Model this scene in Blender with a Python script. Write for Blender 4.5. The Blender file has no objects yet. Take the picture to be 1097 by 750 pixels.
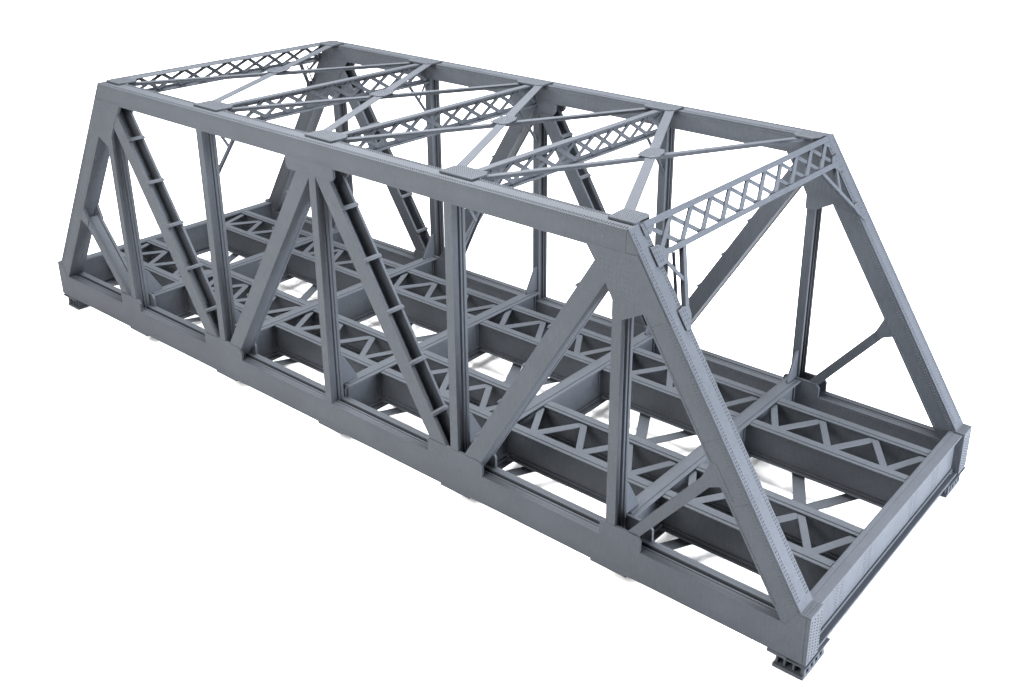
import bpy, math, random
from mathutils import Vector, Matrix
random.seed(4)
scene = bpy.context.scene
S = 0.09                      # metres per bridge panel (the model is about 54 cm long)
W = 1.963                     # overall width in panels
D = 0.115                     # thickness of each side truss

# ---------------------------------------------------------------- camera
PX, PY, PZ = 7.3782, -3.4283, 3.2698
YAW, PITCH, ROLL = 0.6607, 0.3662, 0.0138
FPX, CX, CY = 1143.17, 606.57, 255.19
cam = bpy.data.cameras.new("camera")
camo = bpy.data.objects.new("camera", cam)
scene.collection.objects.link(camo)
fw = Vector((-math.sin(YAW) * math.cos(PITCH), math.cos(YAW) * math.cos(PITCH), -math.sin(PITCH)))
rt = fw.cross(Vector((0, 0, 1))).normalized()
up = rt.cross(fw)
c_, s_ = math.cos(ROLL), math.sin(ROLL)
r2 = c_ * rt + s_ * up
u2 = -s_ * rt + c_ * up
M = Matrix((r2, u2, -fw)).transposed().to_4x4()
M.translation = Vector((PX, PY, PZ)) * S
camo.matrix_world = M
cam.sensor_fit = 'HORIZONTAL'
cam.sensor_width = 36
cam.lens = FPX / 1097 * 36
cam.shift_x = -(CX - 548.5) / 1097
cam.shift_y = (CY - 375) / 1097
cam.clip_start = 0.01
cam.clip_end = 100
scene.camera = camo

# ---------------------------------------------------------------- world and lamps (studio light)
world = bpy.data.worlds.new("World")
scene.world = world
world.use_nodes = True
bgn = world.node_tree.nodes["Background"]
bgn.inputs[0].default_value = (0.93, 0.96, 1.0, 1)
bgn.inputs[1].default_value = 0.78
scene.view_settings.view_transform = 'Standard'
scene.view_settings.look = 'None'
scene.view_settings.exposure = 0
scene.view_settings.gamma = 1


def area(name, loc, target, size, power, col):
    l = bpy.data.lights.new(name, 'AREA')
    l.shape = 'RECTANGLE'
    l.size, l.size_y = size[0] * S, size[1] * S
    l.energy = power
    l.color = col
    o = bpy.data.objects.new(name, l)
    scene.collection.objects.link(o)
    o.location = Vector(loc) * S
    o.rotation_euler = (Vector(target) * S - o.location).to_track_quat('-Z', 'Y').to_euler()
    return o


area("far_softbox", (0.5, 6.0, 20.0), (0.5, 6.0, 0), (17, 15), 150.0, (0.99, 0.99, 1.0))
area("top_softbox", (3.4, 1.0, 3.9), (3.4, 1.0, 0), (4.5, 1.0), 3.2, (0.98, 0.98, 1.0))
area("right_softbox", (11.5, 1.2, 1.3), (5, 1, 0.8), (2.2, 1.6), 20.0, (0.88, 0.92, 1.0))
area("front_softbox", (2.7, -3.4, 3.6), (3.3, 0, 0.7), (5, 1.4), 5.2, (1.0, 0.975, 0.94))


# ---------------------------------------------------------------- materials
def paint(name, base, var=0.21, rough=0.7):
    m = bpy.data.materials.new(name)
    m.use_nodes = True
    nt = m.node_tree
    n, l = nt.nodes, nt.links
    p = n["Principled BSDF"]
    p.inputs["Roughness"].default_value = rough
    p.inputs["Specular IOR Level"].default_value = 0.14
    tc = n.new("ShaderNodeTexCoord")
    # fine print-line grain along the members, mottled moulding tone and faint scuffs
    mp = n.new("ShaderNodeMapping")
    mp.inputs["Scale"].default_value = (3.2, 1.6, 0.8)
    l.new(tc.outputs["Object"], mp.inputs[0])
    n1 = n.new("ShaderNodeTexNoise")
    n1.inputs["Scale"].default_value = 260
    n1.inputs["Detail"].default_value = 4
    n1.inputs["Roughness"].default_value = 0.65
    l.new(mp.outputs[0], n1.inputs["Vector"])
    n2 = n.new("ShaderNodeTexNoise")
    n2.inputs["Scale"].default_value = 45
    n2.inputs["Detail"].default_value = 5
    l.new(tc.outputs["Object"], n2.inputs["Vector"])
    n3 = n.new("ShaderNodeTexNoise")
    n3.inputs["Scale"].default_value = 1500
    n3.inputs["Detail"].default_value = 2
    l.new(tc.outputs["Object"], n3.inputs["Vector"])
    a = n.new("ShaderNodeMath"); a.operation = 'MULTIPLY_ADD'
    l.new(n1.outputs[0], a.inputs[0]); a.inputs[1].default_value = 0.45
    b = n.new("ShaderNodeMath"); b.operation = 'MULTIPLY_ADD'
    l.new(n2.outputs[0], b.inputs[0]); b.inputs[1].default_value = 0.35
    c = n.new("ShaderNodeMath"); c.operation = 'MULTIPLY'
    l.new(n3.outputs[0], c.inputs[0]); c.inputs[1].default_value = 0.35
    l.new(c.outputs[0], b.inputs[2])
    l.new(b.outputs[0], a.inputs[2])
    cr = n.new("ShaderNodeValToRGB")
    cr.color_ramp.elements[0].position = 0.36
    cr.color_ramp.elements[1].position = 0.80
    cr.color_ramp.elements[0].color = tuple(x * (1 - var) for x in base) + (1,)
    cr.color_ramp.elements[1].color = tuple(x * (1 + var) for x in base) + (1,)
    l.new(a.outputs[0], cr.inputs[0])
    # scuffs: rare pale flecks
    n4 = n.new("ShaderNodeTexNoise")
    n4.inputs["Scale"].default_value = 330
    n4.inputs["Detail"].default_value = 3
    l.new(tc.outputs["Object"], n4.inputs["Vector"])
    r4 = n.new("ShaderNodeMapRange")
    r4.inputs[1].default_value = 0.70; r4.inputs[2].default_value = 0.78
    r4.inputs[3].default_value = 0.0; r4.inputs[4].default_value = 0.45
    l.new(n4.outputs[0], r4.inputs[0])
    mx = n.new("ShaderNodeMix"); mx.data_type = 'RGBA'
    l.new(r4.outputs[0], mx.inputs[0])
    l.new(cr.outputs[0], mx.inputs[6])
    mx.inputs[7].default_value = tuple(x * 1.9 for x in base) + (1,)
    l.new(mx.outputs[2], p.inputs["Base Color"])
    bp = n.new("ShaderNodeBump")
    bp.inputs["Strength"].default_value = 0.25
    bp.inputs["Distance"].default_value = 0.0004
    l.new(a.outputs[0], bp.inputs["Height"])
    l.new(bp.outputs[0], p.inputs["Normal"])
    return m


GREY = paint("grey_blue_plastic", (0.0318, 0.0358, 0.0422))

gm = bpy.data.materials.new("white_paper")
gm.use_nodes = True
gp = gm.node_tree.nodes["Principled BSDF"]
gp.inputs["Roughness"].default_value = 0.9
gp.inputs["Specular IOR Level"].default_value = 0.1
gn = gm.node_tree.nodes.new("ShaderNodeTexNoise")
gn.inputs["Scale"].default_value = 60
gr = gm.node_tree.nodes.new("ShaderNodeValToRGB")
gr.color_ramp.elements[0].color = (0.83, 0.83, 0.83, 1)
gr.color_ramp.elements[1].color = (0.86, 0.86, 0.86, 1)
gm.node_tree.links.new(gn.outputs[0], gr.inputs[0])
gm.node_tree.links.new(gr.outputs[0], gp.inputs["Base Color"])


# ---------------------------------------------------------------- mesh building
RS, RH = 1.15, 1.8            # rivet head size


class MB:
    """collects faces in bridge units; fy mirrors across the bridge, fx along it"""

    def __init__(self, fx=False, fy=False):
        self.v, self.f, self.fx, self.fy = [], [], fx, fy
        self.rv = []

    def add(self, vs, fs):
        o = len(self.v)
        for x, y, z in vs:
            if self.fx: x = 6 - x
            if self.fy: y = W - y
            x -= 0.040 * min(1, max(0, (2.2 - x) / 1.3)) * max(0, z) / 1.72   # the left end leans out a little
            self.v.append((x, y, z))
        flip = self.fx != self.fy
        for f in fs:
            g = [o + i for i in f]
            self.f.append(g[::-1] if flip else g)

    def hexa(self, p):                    # p: 8 points, bottom loop (ccw from above) then top loop
        self.add(p, [(3, 2, 1, 0), (4, 5, 6, 7), (0, 1, 5, 4), (1, 2, 6, 5), (2, 3, 7, 6), (3, 0, 4, 7)])

    def box(self, x0, x1, y0, y1, z0, z1):
        self.hexa([(x0, y0, z0), (x1, y0, z0), (x1, y1, z0), (x0, y1, z0),
                   (x0, y0, z1), (x1, y0, z1), (x1, y1, z1), (x0, y1, z1)])

    def bar(self, a, b, u, w, h):         # from a to b; u: side direction, w across it, h along a third axis
        a, b, u = Vector(a), Vector(b), Vector(u)
        d = (b - a).normalized()
        u = (u - d * u.dot(d)).normalized()
        t = d.cross(u)
        p = []
        for st, ht in ((0, 0), (1, 1)):
            pass
        q = [a - u * w / 2 - t * h / 2, b - u * w / 2 - t * h / 2, b + u * w / 2 - t * h / 2, a + u * w / 2 - t * h / 2,
             a - u * w / 2 + t * h / 2, b - u * w / 2 + t * h / 2, b + u * w / 2 + t * h / 2, a + u * w / 2 + t * h / 2]
        self.hexa([tuple(x) for x in q])

    def prism(self, pts, fn, t0, t1):     # pts: (a,b) outline, fn(a,b,t) -> xyz
        n = len(pts)
        A = sum(pts[i][0] * pts[(i + 1) % n][1] - pts[(i + 1) % n][0] * pts[i][1] for i in range(n))
        if A < 0: pts = pts[::-1]
        v = [fn(a, b, t0) for a, b in pts] + [fn(a, b, t1) for a, b in pts]
        fs = [tuple(range(n))[::-1], tuple(range(n, 2 * n))]
        fs += [(i, (i + 1) % n, n + (i + 1) % n, n + i) for i in range(n)]
        # make sure the orientation is outward
        e1 = Vector(v[1]) - Vector(v[0]); e2 = Vector(v[2]) - Vector(v[1])
        nn = e1.cross(e2)
        if nn.dot(Vector(v[n]) - Vector(v[0])) < 0:
            fs = [f[::-1] for f in fs]
        self.add(v, fs)

    def xz(self, pts, y0, y1):
        self.prism(pts, lambda a, b, t: (a, t, b), y0, y1)

    def xy(self, pts, z0, z1):
        self.prism(pts, lambda a, b, t: (a, b, t), z0, z1)

    def yz(self, pts, x0, x1):
        self.prism(pts, lambda a, b, t: (t, a, b), x0, x1)

    def rivet(self, p, n, r=0.0034, h=0.0020, k=1.0):
        n = Vector(n)
        a = Vector((0, 0, 1)) if abs(n.z) < 0.9 else Vector((1, 0, 0))
        e1 = (a - n * a.dot(n)).normalized(); e2 = n.cross(e1)
        p = Vector(p)
        r *= RS; h *= RH
        vs = []
        for rr, hh in ((r, -0.0003), (r * 0.72, h)):
            for q in range(5):
                w = math.tau * q / 5
                vs.append(tuple(p + e1 * rr * math.cos(w) + e2 * rr * math.sin(w) + n * hh))
        self.add(vs, [(i, (i + 1) % 5, 5 + (i + 1) % 5, 5 + i) for i in range(5)] + [(5, 6, 7, 8, 9)])
        self.rv += list(range(len(self.v) - 10, len(self.v)))

    def rrow(self, a, b, n, pitch=0.0145, r=0.0034, h=0.0020):
        a, b = Vector(a), Vector(b)
        k = max(1, int((b - a).length / pitch))
        for i in range(k + 1):
            self.rivet(a.lerp(b, i / k), n, r, h)

    def build(self, name, parent=None, mat=None, bevel=0.0022):
        me = bpy.data.meshes.new(name)
        me.from_pydata([(x * S, y * S, z * S) for x, y, z in self.v], [], self.f)
        me.materials.append(mat or GREY)
        me.update()
        o = bpy.data.objects.new(name, me)
        scene.collection.objects.link(o)
        o.parent = parent
        if bevel:
            b = o.modifiers.new("bevel", 'BEVEL')
            b.width = bevel * S
            b.segments = 1
            b.limit_method = 'ANGLE'
            b.angle_limit = math.radians(50)
            if self.rv:                   # the bevel leaves the rivet heads alone
                vg = o.vertex_groups.new(name="members")
                rs = set(self.rv)
                vg.add([i for i in range(len(self.v)) if i not in rs], 1.0, 'REPLACE')
                b.vertex_group = "members"
        return o


# ---------------------------------------------------------------- the surface
g = MB()
me = bpy.data.meshes.new("ground")
me.from_pydata([(-30, -30, 0), (30, -30, 0), (30, 30, 0), (-30, 30, 0)], [], [(0, 1, 2, 3)])
me.materials.append(gm)
ground = bpy.data.objects.new("ground", me)
ground.location = (0, 0, -0.1005 * S)
scene.collection.objects.link(ground)
ground["kind"] = "structure"

# ---------------------------------------------------------------- the bridge
root = bpy.data.objects.new("truss_bridge", None)
root.empty_display_size = 0.05
scene.collection.objects.link(root)
root["label"] = "grey blue plastic model of a double track railway truss bridge standing on a white surface"
root["category"] = "model bridge"

ZT0, ZT1 = 1.605, 1.721       # top chord
ZB = 0.166                    # bottom chord height
PD = (5.032, 1.721)           # top corner of the right end post
E = (0.534, -0.845)           # its direction in x, z
N = (0.845, 0.534)            # its outward normal


def ep(s, n):                 # point on the end post plane -> x, z
    return (PD[0] + E[0] * s + N[0] * n, PD[1] + E[1] * s + N[1] * n)


FY = (0, -1, 0)
for fy in (False, True):
    # ---- top chord
    m = MB(fy=fy)
    m.box(0.968, 5.030, 0.0, D, ZT0, ZT1 - 0.008)
    m.box(0.966, 5.034, -0.0008, D + 0.0008, ZT1 - 0.0085, ZT1)
    for y in (0.010, 0.022, 0.093, 0.105):
        m.rrow((0.98, y, ZT1), (5.02, y, ZT1), (0, 0, 1), 0.0150, 0.0036, 0.0026)
    for y, nn in ((0.0, FY), (D, (0, 1, 0))):
        for z in (ZT0 + 0.012, ZT0 + 0.024, ZT1 - 0.022):
            m.rrow((1.0, y, z), (5.0, y, z), nn, 0.0165, 0.0027, 0.0009 if nn[1] < 0 else 0.0022)
        for x in (1.5, 2.35, 3.5, 4.4):
            m.rrow((x, y, ZT0 + .03), (x, y, ZT1 - .03), nn, 0.0145, 0.0027, 0.0009)
    tc = m.build("top_chord", root)
    for x in (1, 2, 3, 4, 5):
        m = MB(fy=fy)
        if x in (1, 5):
            m.xy([(4.892, 0.055), (5.026, 0.055), (5.034, 0.062), (5.034, 0.165), (5.01, 0.195), (4.91, 0.195), (4.885, 0.17)]
                 if x == 5 else
                 [(1.108, 0.055), (0.974, 0.055), (0.966, 0.062), (0.966, 0.165), (0.99, 0.195), (1.09, 0.195), (1.115, 0.17)],
                 ZT1 + 0.0015, ZT1 + 0.014)
            xs = [4.905 + 0.0135 * i for i in range(10)] if x == 5 else [0.975 + 0.0135 * i for i in range(10)]
        else:
            m.xy([(x - .108, .055), (x + .108, .055), (x + .108, .158), (x + .085, .19), (x - .085, .19), (x - .108, .158)],
                 ZT1 + 0.0015, ZT1 + 0.014)
            xs = [x - .094 + 0.0135 * i for i in range(15)]
        for xx in xs:
            for j in range(9):
                m.rivet((xx, 0.066 + 0.0135 * j, ZT1 + 0.014), (0, 0, 1), 0.0036, 0.0017)
        m.build("splice_plate", tc)
    # gussets where the diagonals meet the chord
    for x in (1, 3, 5):
        for (y0, y1, nn) in ((-0.0006, 0.016, FY), (D - 0.016, D + 0.0006, (0, 1, 0))):
            m = MB(fx=(x == 1), fy=fy)
            if x == 3:
                m.xz([(2.785, 1.612), (2.785, 1.556), (2.800, 1.535), (3.155, 1.535), (3.172, 1.556), (3.172, 1.612)], y0, y1)
                rz = [(2.82 + i * .026, z) for i in range(14) for z in (1.542, 1.570)]
            else:
                m.xz([(4.815, 1.618), (4.862, 1.552), (4.918, 1.474), (4.968, 1.385), (4.968, 1.305), (5.026, 1.305),
                      (5.128, 1.362), ep(0.44, -0.003), ep(0.12, -0.003), (4.99, 1.612)], y0, y1)
                rz = [(4.90 + i * .022, 1.585 - j * .026) for i in range(9) for j in range(9)
                      if (1.585 - j * .026) > 1.49 - (4.90 + i * .022 - 4.905) * 1.7
                      and (4.90 + i * .022 < 4.985 or j < 9 - (i - 4) * 0.5)]
            for (a, b) in rz:
                m.rivet((a, y0 if nn[1] < 0 else y1, b), nn, 0.0024, 0.0005)
            m.build("gusset_plate", tc, bevel=0)

    # ---- bottom chord: twin channels with a slot between
    m = MB(fy=fy)
    X0, X1 = 0.001, 5.999
    m.box(X0, X1, 0.0, 0.018, 0.0, ZB)                      # outer channel
    m.box(X0 + .1, X1 - .1, 0.0181, 0.041, ZB - 0.013, ZB)
    m.box(X0 + .1, X1 - .1, 0.041, 0.048, ZB - 0.055, ZB - 0.009)
    m.box(X0 + .1, X1 - .1, 0.048, 0.060, ZB - 0.016, ZB - 0.003)
    m.box(X0, X1, D - 0.018, D, 0.0, ZB + 0.003)            # inner channel
    m.box(X0 + .1, X1 - .1, D - 0.040, D - 0.0181, ZB - 0.011, ZB + 0.003)
    m.box(X0 + .02, X1 - .02, 0.018, D - 0.018, 0.006, 0.020)
    for k in range(1, 6):                                    # splice under each node
        m.box(k - 0.115, k + 0.095, -0.0006, D - 0.006, -0.0115, 0.002)
    for y, nn in ((0.0, FY), (D, (0, 1, 0))):
        for z in (0.014, 0.028, ZB - 0.028, ZB - 0.012):
            m.rrow((0.0, y, z), (6.0, y, z), nn, 0.0165, 0.0027, 0.0009 if nn[1] < 0 else 0.0022)
        for x in (0.55, 1.45, 2.5, 3.4, 4.45, 5.5, 5.1, 4.1, 0.9):
            m.rrow((x, y, .04), (x, y, ZB - .04), nn, 0.0145, 0.0027, 0.0009)
    bc = m.build("bottom_chord", root)
    for x, a, b in ((1, 0.835, 1.065), (2, 1.805, 2.185), (4, 3.80, 4.19), (5, 4.935, 5.165)):
        for (y0, y1, nn) in ((-0.0006, 0.014, FY), (D - 0.014, D + 0.0006, (0, 1, 0))):
            m = MB(fy=fy)
            zt = 0.247 if nn[1] < 0 else 0.252
            m.xz([(a, ZB - 0.012), (b, ZB - 0.012), (b, zt - .024), (b - .018, zt), (a + .010, zt), (a, zt - .010)], y0, y1)
            k = int((b - a) / .022)
            for i in range(k):
                for z in (0.178, 0.200, 0.222):
                    m.rivet((a + .014 + i * .022, y0 if nn[1] < 0 else y1, z), nn, 0.0024, 0.0005)
            m.build("gusset_plate", bc, bevel=0)
    for fx in (False, True):                                 # chord end block with its riveted top
        m = MB(fx=fx, fy=fy)
        m.xz([(5.85, -0.0006), (5.9995, -0.0006), (5.9995, 0.2403), (5.955, 0.2403), (5.905, .160), (5.85, 0.160)], -0.0006, 0.020)
        m.xz([(5.85, -0.0006), (5.9995, -0.0006), (5.9995, 0.2403), (5.955, 0.2403), (5.905, .160), (5.85, 0.160)], D - .02, D + 0.0006)
        m.box(5.9995, 6.018, -0.0006, D + 0.0006, -0.0006, 0.2403)
        m.box(5.948, 6.019, -0.001, D + 0.001, 0.2405, 0.250)
        for i in range(5):
            for j in range(8):
                m.rivet((5.957 + i * .0135, 0.010 + j * .0135, 0.250), (0, 0, 1), 0.0038, 0.0022)
        for j in range(4):
            for i in range(14):
                m.rivet((6.018, 0.014 + j * .029, 0.018 + i * .0155), (1, 0, 0), 0.0036, 0.0022)
        for i in range(7):
            for j in range(11):
                m.rivet((5.87 + i * .022, -0.0006, 0.018 + j * .0205), FY, 0.0026, 0.0008)
        m.build("end_plate", bc)

    # ---- end posts
    for fx in (False, True):
        m = MB(fx=fx, fy=fy)
        m.xz([ep(0.0, 0), ep(1.80, 0), ep(1.80, -0.110), ep(0.07, -0.110), (5.0, 1.69)], 0.0015, D - 0.0015)
        m.xz([ep(-0.004, 0.0005), ep(1.755, 0.0005), ep(1.755, 0.0085), ep(0.0, 0.0085)], 0.0005, D - 0.0005)
        m.xz([ep(0.25, -0.1), ep(1.7, -0.1), ep(1.7, -0.112), ep(0.25, -0.112)], 0.0, 0.028)
        m.xz([ep(0.25, -0.1), ep(1.7, -0.1), ep(1.7, -0.112), ep(0.25, -0.112)], D - 0.028, D)
        L = 1.70
        for y in (0.012, 0.024, 0.091, 0.103):
            a = ep(0.03, 0.0085); b = ep(L, 0.0085)
            m.rrow((a[0], y, a[1]), (b[0], y, b[1]), (N[0], 0, N[1]), 0.0150, 0.0036, 0.0022)
        for y, nn in ((0.0015, FY), (D - 0.0015, (0, 1, 0))):
            for q in (-0.010, -0.022, -0.098):
                a = ep(0.42, q); b = ep(L, q)
                m.rrow((a[0], y, a[1]), (b[0], y, b[1]), nn, 0.0155, 0.0030, 0.0014 if nn[1] < 0 else 0.0024)
            for s0 in (0.42, 0.95, 1.25):
                a = ep(s0, -0.02); b = ep(s0, -0.095)
                m.rrow((a[0], y, a[1]), (b[0], y, b[1]), nn, 0.0145, 0.0030, 0.0014)
        eo = m.build("end_post", root)
        # ---- short strut from the first floor node to the middle of the end post
        m = MB(fx=fx, fy=fy)
        a, b = Vector((5.105, 0.225)), Vector((5.50, 0.700))
        for y0, y1 in ((0.006, 0.024), (D - 0.024, D - 0.006)):
            dd = (b - a).normalized(); pp = Vector((-dd.y, dd.x)) * 0.025
            m.xz([tuple(a - pp), tuple(b - pp), tuple(b + pp), tuple(a + pp)], y0, y1)
            yy = y0 - 0.0 if y0 < .03 else y1
            for sgn in (-.5, .5):
                q0 = a + dd * .03 + pp * sgn; q1 = b - dd * .02 + pp * sgn
                m.rrow((q0.x, yy, q0.y), (q1.x, yy, q1.y), FY if y0 < .03 else (0, 1, 0), 0.018, 0.0026, 0.0010)
        m.bar((a.x, D / 2, a.y), (b.x, D / 2, b.y), (0, 1, 0), D - 0.050, 0.030)
        m.build("sub_strut", root)
        for y0, y1 in ((0.0003, 0.018), (D - 0.018, D - 0.0003)):
            m = MB(fx=fx, fy=fy)
            m.xz([(5.455, 0.690), (5.466, 0.712), (5.500, 0.790), ep(1.055, -0.08), ep(1.23, -0.08), (5.560, 0.690), (5.500, 0.664), (5.482, 0.648)], y0, y1)
            m.build("gusset_plate", eo, bevel=0)

    # ---- posts
    for k in range(1, 6):
        m = MB(fy=fy)
        x = k - 0.005
        top = ZT0 + 0.02
        m.box(x - .027, x + .027, 0.001, 0.020, 0.15, top)
        m.box(x - .027, x + .027, 0.076, 0.095, 0.15, top)
        m.box(x - .006, x + .006, 0.020, 0.076, 0.15, top)
        m.box(x - .019, x + .019, 0.0202, 0.034, 0.15, top - .03)
        m.box(x - .019, x + .019, 0.062, 0.0758, 0.15, top - .03)
        for dx in (-.015, .015):
            m.rrow((x + dx, 0.001, .27), (x + dx, 0.001, 1.58), FY, 0.02, 0.0026, 0.0008)
            m.rrow((x + dx, 0.095, .27), (x + dx, 0.095, 1.58), (0, 1, 0), 0.02, 0.0026, 0.0010)
        m.build("post", root)

    # ---- diagonals: open channels closed by battens on the upper side
    for (ux, sg) in ((1, 1), (3, -1), (3, 1), (5, -1)):
        m = MB(fy=fy)

        def dg(z, off):       # centre line and offset across (positive = upper side)
            return (ux + sg * (0.163 + (1.4 - z) / 1.615 + off / 0.850), z)
        z0, z1 = 0.16, 1.66
        w = 0.050
        for y0, y1, nn in ((0.002, 0.018, FY), (D - 0.020, D - 0.004, (0, 1, 0))):
            m.xz([dg(z0, -w), dg(z0, w), dg(z1, w), dg(z1, -w)], y0, y1)
            for o_ in (-.04, .04):
                a = dg(0.26, o_); b = dg(1.58, o_)
                yy = y0 if nn[1] < 0 else y1
                m.rrow((a[0], yy, a[1]), (b[0], yy, b[1]), nn, 0.019, 0.0026, 0.0008)
        m.xz([dg(z0, -w + .003), dg(z0, -w + .018), dg(z1, -w + .018), dg(z1, -w + .003)], 0.0182, D - 0.0202)
        m.xz([dg(z0, w - .020), dg(z0, w - .004), dg(z1, w - .004), dg(z1, w - .020)], 0.0182, 0.026)
        do = m.build("diagonal", root)
        for z in (1.400, 1.149, 0.897, 0.647, 0.402):
            m = MB(fy=fy)
            dz = 0.0085
            m.xz([dg(z - dz, w - .004), dg(z + dz, w - .004), dg(z + dz - .003, w + .009), dg(z - dz, w + .009)], -0.001, D - 0.001)
            m.build("batten", do)

# ---- portal frames in the plane of the end posts
def pm(m, a, b, w, n0, n1):   # flat bar in the portal plane between (s, y) points
    (s0, y0), (s1, y1) = a, b
    d = Vector((s1 - s0, y1 - y0)).normalized()
    p = Vector((-d.y, d.x)) * w / 2
    A, B = Vector(a), Vector(b)
    m.prism([tuple(A - p), tuple(B - p), tuple(B + p), tuple(A + p)],
            lambda s, y, t: (ep(s, t)[0], y, ep(s, t)[1]), n0, n1)


YA, YB = 0.125, W - 0.125
NP = 10
STEP = (YB - YA) / NP
for fx in (False, True):
    m = MB(fx=fx)
    pm(m, (0.013, D - .02), (0.013, W - D + .02), 0.030, 0.014, 0.020)
    pm(m, (0.003, D + .01), (0.003, W - D - .01), 0.006, -0.016, 0.0205)
    pm(m, (0.157, D - .02), (0.157, W - D + .02), 0.027, 0.014, 0.020)
    pm(m, (0.164, D + .01), (0.164, W - D - .01), 0.006, -0.016, 0.0205)
    for i in range(NP):
        y0 = YA + STEP * i
        pm(m, (0.024, y0), (0.150, y0 + STEP), 0.0235, 0.0025, 0.0085)
        pm(m, (0.150, y0), (0.024, y0 + STEP), 0.0225, 0.0090, 0.0150)
        pm(m, (0.024, y0 + .005), (0.150, y0 + STEP + .005), 0.0035, -0.008, 0.0025)
        pm(m, (0.150, y0 - .005), (0.024, y0 + STEP - .005), 0.0035, -0.004, 0.0090)
    po = m.build("portal_frame", root, bevel=0.0012)
    for fy in (False, True):
        m = MB(fx=fx, fy=fy)
        P = lambda s, y, t: (ep(s, t)[0], y, ep(s, t)[1])
        pm(m, (0.165, 0.300), (0.455, 0.105), 0.023, 0.010, 0.017)
        pm(m, (0.166, 0.290), (0.450, 0.100), 0.005, -0.012, 0.010)
        pm(m, (0.180, 0.135), (0.315, 0.212), 0.021, 0.0085, 0.0135)
        pm(m, (0.175, 0.252), (0.440, 0.084), 0.006, -0.030, -0.012)
        pm(m, (0.170, 0.140), (0.300, 0.214), 0.004, -0.010, 0.0085)
        m.prism([(0.400, 0.068), (0.392, 0.108), (0.405, 0.150), (0.440, 0.140), (0.492, 0.100), (0.492, 0.068)], P, 0.0125, 0.0190)
        for s in (.41, .43, .45, .47):
            for y in (.078, .095, .112):
                m.rivet(P(s, y, 0.019), (N[0], 0, N[1]), 0.0034, 0.002)
        m.build("knee_brace", po, bevel=0.0012)
        m = MB(fx=fx, fy=fy)
        m.prism([(0.004, 0.075), (0.004, 0.150), (0.030, 0.165), (0.060, 0.120), (0.060, 0.075)], P, 0.0125, 0.0170)
        m.prism([(0.108, 0.070), (0.112, 0.128), (0.140, 0.165), (0.168, 0.165), (0.200, 0.130), (0.200, 0.070)], P, 0.0125, 0.0190)
        for s in (.12, .14, .16, .18):
            for y in (.08, .097, .114):
                m.rivet(P(s, y, 0.019), (N[0], 0, N[1]), 0.0034, 0.002)
        for s in (.016, .034, .050):
            for y in (.085, .102):
                m.rivet(P(s, y, 0.017), (N[0], 0, N[1]), 0.0034, 0.002)
        m.build("gusset_plate", po, bevel=0.0012)

# ---- sway frames across the top at the middle nodes
def sb(m, a, b, w, x0, x1):   # flat bar in a plane of constant x between (y, z) points
    d = Vector((b[0] - a[0], b[1] - a[1])).normalized()
    p = Vector((-d.y, d.x)) * w / 2
    A, B = Vector(a), Vector(b)
    m.yz([tuple(A - p), tuple(B - p), tuple(B + p), tuple(A + p)], x0, x1)


for k in (2, 3, 4):
    m = MB()
    m.box(k - .022, k + .022, D - .002, W - D + .002, 1.707, 1.719)
    m.box(k - .005, k + .001, D - .002, W - D + .002, 1.684, 1.707)
    m.box(k - .022, k + .022, 0.09, W - 0.09, 1.572, 1.582)
    m.box(k - .005, k + .001, 0.09, W - 0.09, 1.582, 1.604)
    for i in range(NP):
        y0 = YA + STEP * i
        sb(m, (y0, 1.597), (y0 + STEP, 1.702), 0.0245, k + .0015, k + .007)
        sb(m, (y0, 1.702), (y0 + STEP, 1.597), 0.0245, k + .0075, k + .013)
    so = m.build("sway_frame", root, bevel=0.0012)
    for fy in (False, True):
        m = MB(fy=fy)
        sb(m, (0.280, 1.580), (0.088, 1.318), 0.022, k - .004, k + .002)
        m.bar((k + .006, 0.287, 1.580), (k + .006, 0.094, 1.316), (1, 0, 0), 0.020, 0.005)
        sb(m, (0.120, 1.582), (0.190, 1.462), 0.018, k + .0025, k + .008)
        m.yz([(0.09, 1.59), (0.09, 1.70), (0.150, 1.70), (0.165, 1.66), (0.165, 1.62), (0.150, 1.586)], k - .012, k - .006)
        m.build("knee_brace", so, bevel=0.0012)

# ---- top lateral bracing, crossed in every bay
for k in (1, 2, 3, 4):
    m = MB()
    a, b = (k + .070, 0.150), (k + .930, W - 0.150)
    m.bar((a[0], a[1], 1.7145), (b[0], b[1], 1.7145), (1, 0, 0), 0.036, 0.006)
    m.bar((a[0] + .008, a[1], 1.704), (b[0] + .008, b[1], 1.704), (1, 0, 0), 0.006, 0.020)
    m.build("top_lateral_brace", root)
    m = MB()
    m.bar((k + .930, 0.150, 1.7245), (k + .070, W - 0.150, 1.7245), (1, 0, 0), 0.054, 0.007)
    o = m.build("top_lateral_brace", root)
    m = MB()
    c = (k + .5, W / 2)
    m.xy([(c[0] - .035, c[1] - .085), (c[0] + .048, c[1] - .085), (c[0] + .066, c[1] - .045), (c[0] + .05, c[1] + .04),
          (c[0] + .02, c[1] + .082), (c[0] - .045, c[1] + .082), (c[0] - .066, c[1] + .045), (c[0] - .05, c[1] - .04)], 1.7285, 1.7345)
    for i in range(-3, 4):
        for j in range(-5, 6):
            if abs(i) + abs(j) * .5 < 4.6 and (i, j) != (0, 0):
                m.rivet((c[0] + i * .015, c[1] + j * .0145, 1.7345), (0, 0, 1), 0.0036, 0.0018)
    m.build("gusset_plate", o)

# ---- floor
SY = (0.392, 0.700, W - 0.700, W - 0.392)     # stringer lines


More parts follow.
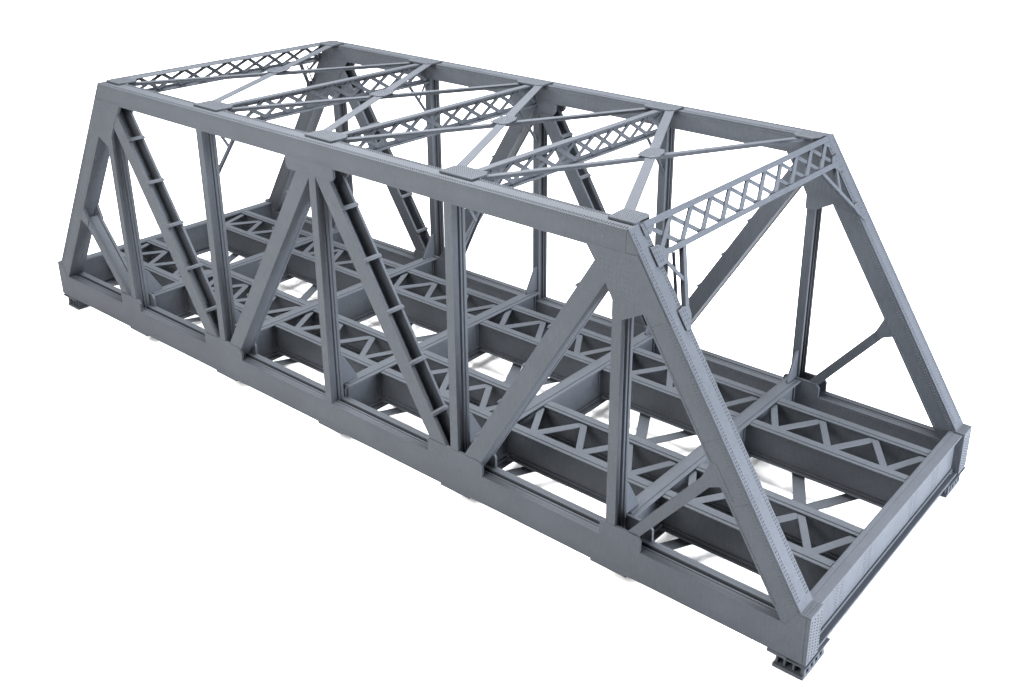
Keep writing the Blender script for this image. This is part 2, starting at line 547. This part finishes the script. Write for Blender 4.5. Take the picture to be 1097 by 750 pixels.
def angles(m, x, side, y0, z0, z1):           # riveted connection angle on a beam web
    for s in (-1, 1):
        ya, yb = (y0 + s * .006, y0 + s * .024)
        m.box(min(x, x + side * .006), max(x, x + side * .006), min(ya, yb), max(ya, yb), z0, z1)
        n = int((z1 - z0) / .016)
        for i in range(n):
            m.rivet((x + side * .006, y0 + s * .016, z0 + .008 + i * .016), (side, 0, 0), 0.0034, 0.002)


for k in range(1, 6):
    m = MB()
    x = k + 0.004
    y0, y1 = D - 0.004, W - D + 0.004
    m.box(x - .046, x + .046, y0, y1, 0.233, 0.2425)
    m.box(x - .024, x + .024, y0 + .02, y1 - .02, 0.2428, 0.249)
    m.box(x - .007, x + .007, y0, y1, 0.012, 0.233)
    m.box(x - .018, x + .018, y0, y1, 0.214, 0.2328)
    m.box(x - .046, x + .046, y0, y1, -0.006, 0.004)
    m.box(x - .018, x + .018, y0, y1, 0.0042, 0.024)
    for y in SY:
        for s in (-1, 1):
            angles(m, x + s * .007, s, y, 0.05, 0.213)
    for y in (0.13, W - 0.13):
        for s in (-1, 1):
            m.box(x + min(s * .0072, s * .02), x + max(s * .0072, s * .02), y - .004, y + .004, 0.0245, 0.2135)
    fb = m.build("floor_beam", root)
    for fy in (False, True):
        m = MB(fy=fy)
        m.yz([(0.094, 0.246), (0.205, 0.246), (0.212, 0.262), (0.128, 0.408), (0.116, 0.420), (0.094, 0.420)], x - .008, x + .006)
        m.build("bracket", fb)

for fx in (False, True):
    m = MB(fx=fx)
    y0, y1 = D - 0.004, W - D + 0.004
    m.box(5.930, 6.004, y0, y1, 0.228, 0.238)
    m.box(5.934, 5.956, y0, y1, 0.2382, 0.242)
    m.box(5.958, 5.974, y0, y1, 0.012, 0.228)
    m.box(5.925, 6.008, y0 - .02, y1 + .02, -0.010, 0.004)
    m.box(5.9742, 5.983, y0, y1, 0.0042, 0.020)
    for y in SY:
        angles(m, 5.958, -1, y, 0.05, 0.215)
        for i in range(12):
            for dy in (-.036, -.018, .018, .036):
                m.rivet((5.974, y + dy, 0.035 + i * .0155), (1, 0, 0), 0.0034, 0.0014)
    for i in range(70):
        m.rivet((5.983, y0 + .02 + i * .0245, 0.013), (1, 0, 0), 0.0030, 0.0018)
    m.build("end_beam", root)

for k in range(6):
    xa = 0.042 if k == 0 else k + 0.0115
    xb = 5.957 if k == 5 else k + 1 - 0.0035
    ta = 0.0705 if k == 0 else k + 0.0505
    tb = 5.9295 if k == 5 else k + 1 - 0.0425
    for j, y in enumerate(SY):
        m = MB()
        m.box(ta, tb, y - .036, y + .036, 0.2255, 0.2345)
        m.box(ta, tb, y - .017, y + .017, 0.2347, 0.2395)
        m.box(xa, xb, y - .006, y + .006, 0.045, 0.2253)
        m.box(xa, xb, y - .016, y + .016, 0.208, 0.2252)
        m.box(xa + .035, xb - .04, y - .034, y + .034, 0.036, 0.0448)
        m.box(xa + .035, xb - .04, y - .016, y + .016, 0.045, 0.060)
        m.build("stringer", root)
    for y0, y1 in ((SY[0], SY[1]), (SY[2], SY[3])):
        m = MB()
        xs = [ta + .02 if k == 0 else k + .035, k + .175, k + .335, k + .485, k + .640, k + .800, min(k + .925, tb - .01)]
        ny, fy_ = y0 + .030, y1 - .030
        for i in range(6):
            a = (xs[i], fy_ if i % 2 == 0 else ny)
            b = (xs[i + 1], ny if i % 2 == 0 else fy_)
            dz = 0.0 if i % 2 == 0 else -.0012
            m.bar((a[0], a[1], 0.219 + dz), (b[0], b[1], 0.219 + dz), (1, 0, 0), 0.038 if i % 2 == 0 else 0.046, 0.007)
            m.bar((a[0] - .010, a[1], 0.206 + dz), (b[0] - .010, b[1], 0.206 + dz), (1, 0, 0), 0.007, 0.019)
        m.build("stringer_bracing", root)
    for s in (0, 1):
        m = MB()
        a = (k + .035, D + .01); b = (k + .965, W - D - .01)
        if s: a, b = (b[0], a[1]), (a[0], b[1])
        z = 0.0095 + 0.008 * s
        m.bar((a[0], a[1], z), (b[0], b[1], z), (1, 0, 0), 0.066, 0.007)
        if s:
            m.xy([(k + .5 - .07, W / 2 - .05), (k + .5 + .07, W / 2 - .05), (k + .5 + .07, W / 2 + .05), (k + .5 - .07, W / 2 + .05)], 0.0212, 0.0250)
        m.build("bottom_lateral_brace", root)

# ---- bearing shoes
for fx in (False, True):
    for fy in (False, True):
        m = MB(fx=fx, fy=fy)
        m.box(5.835, 6.022, -0.004, 0.235, -0.016, -0.0105)
        m.box(5.835, 5.93, -0.004, 0.112, -0.0105, -0.0012)
        m.box(5.858, 6.000, 0.022, 0.225, -0.034, -0.0162)
        m.box(5.858, 6.004, 0.018, 0.228, -0.100, -0.083)
        for x in (5.866, 5.903, 5.946, 5.984):
            m.box(x, x + .010, 0.030, 0.218, -0.083, -0.034)
        m.box(5.876, 5.984, 0.085, 0.095, -0.083, -0.034)
        m.box(5.876, 5.984, 0.155, 0.165, -0.083, -0.034)
        for i in range(5):
            m.box(5.994, 6.006, 0.024 + i * .043, 0.042 + i * .043, -0.083, -0.034)
        m.build("bearing_shoe", root)
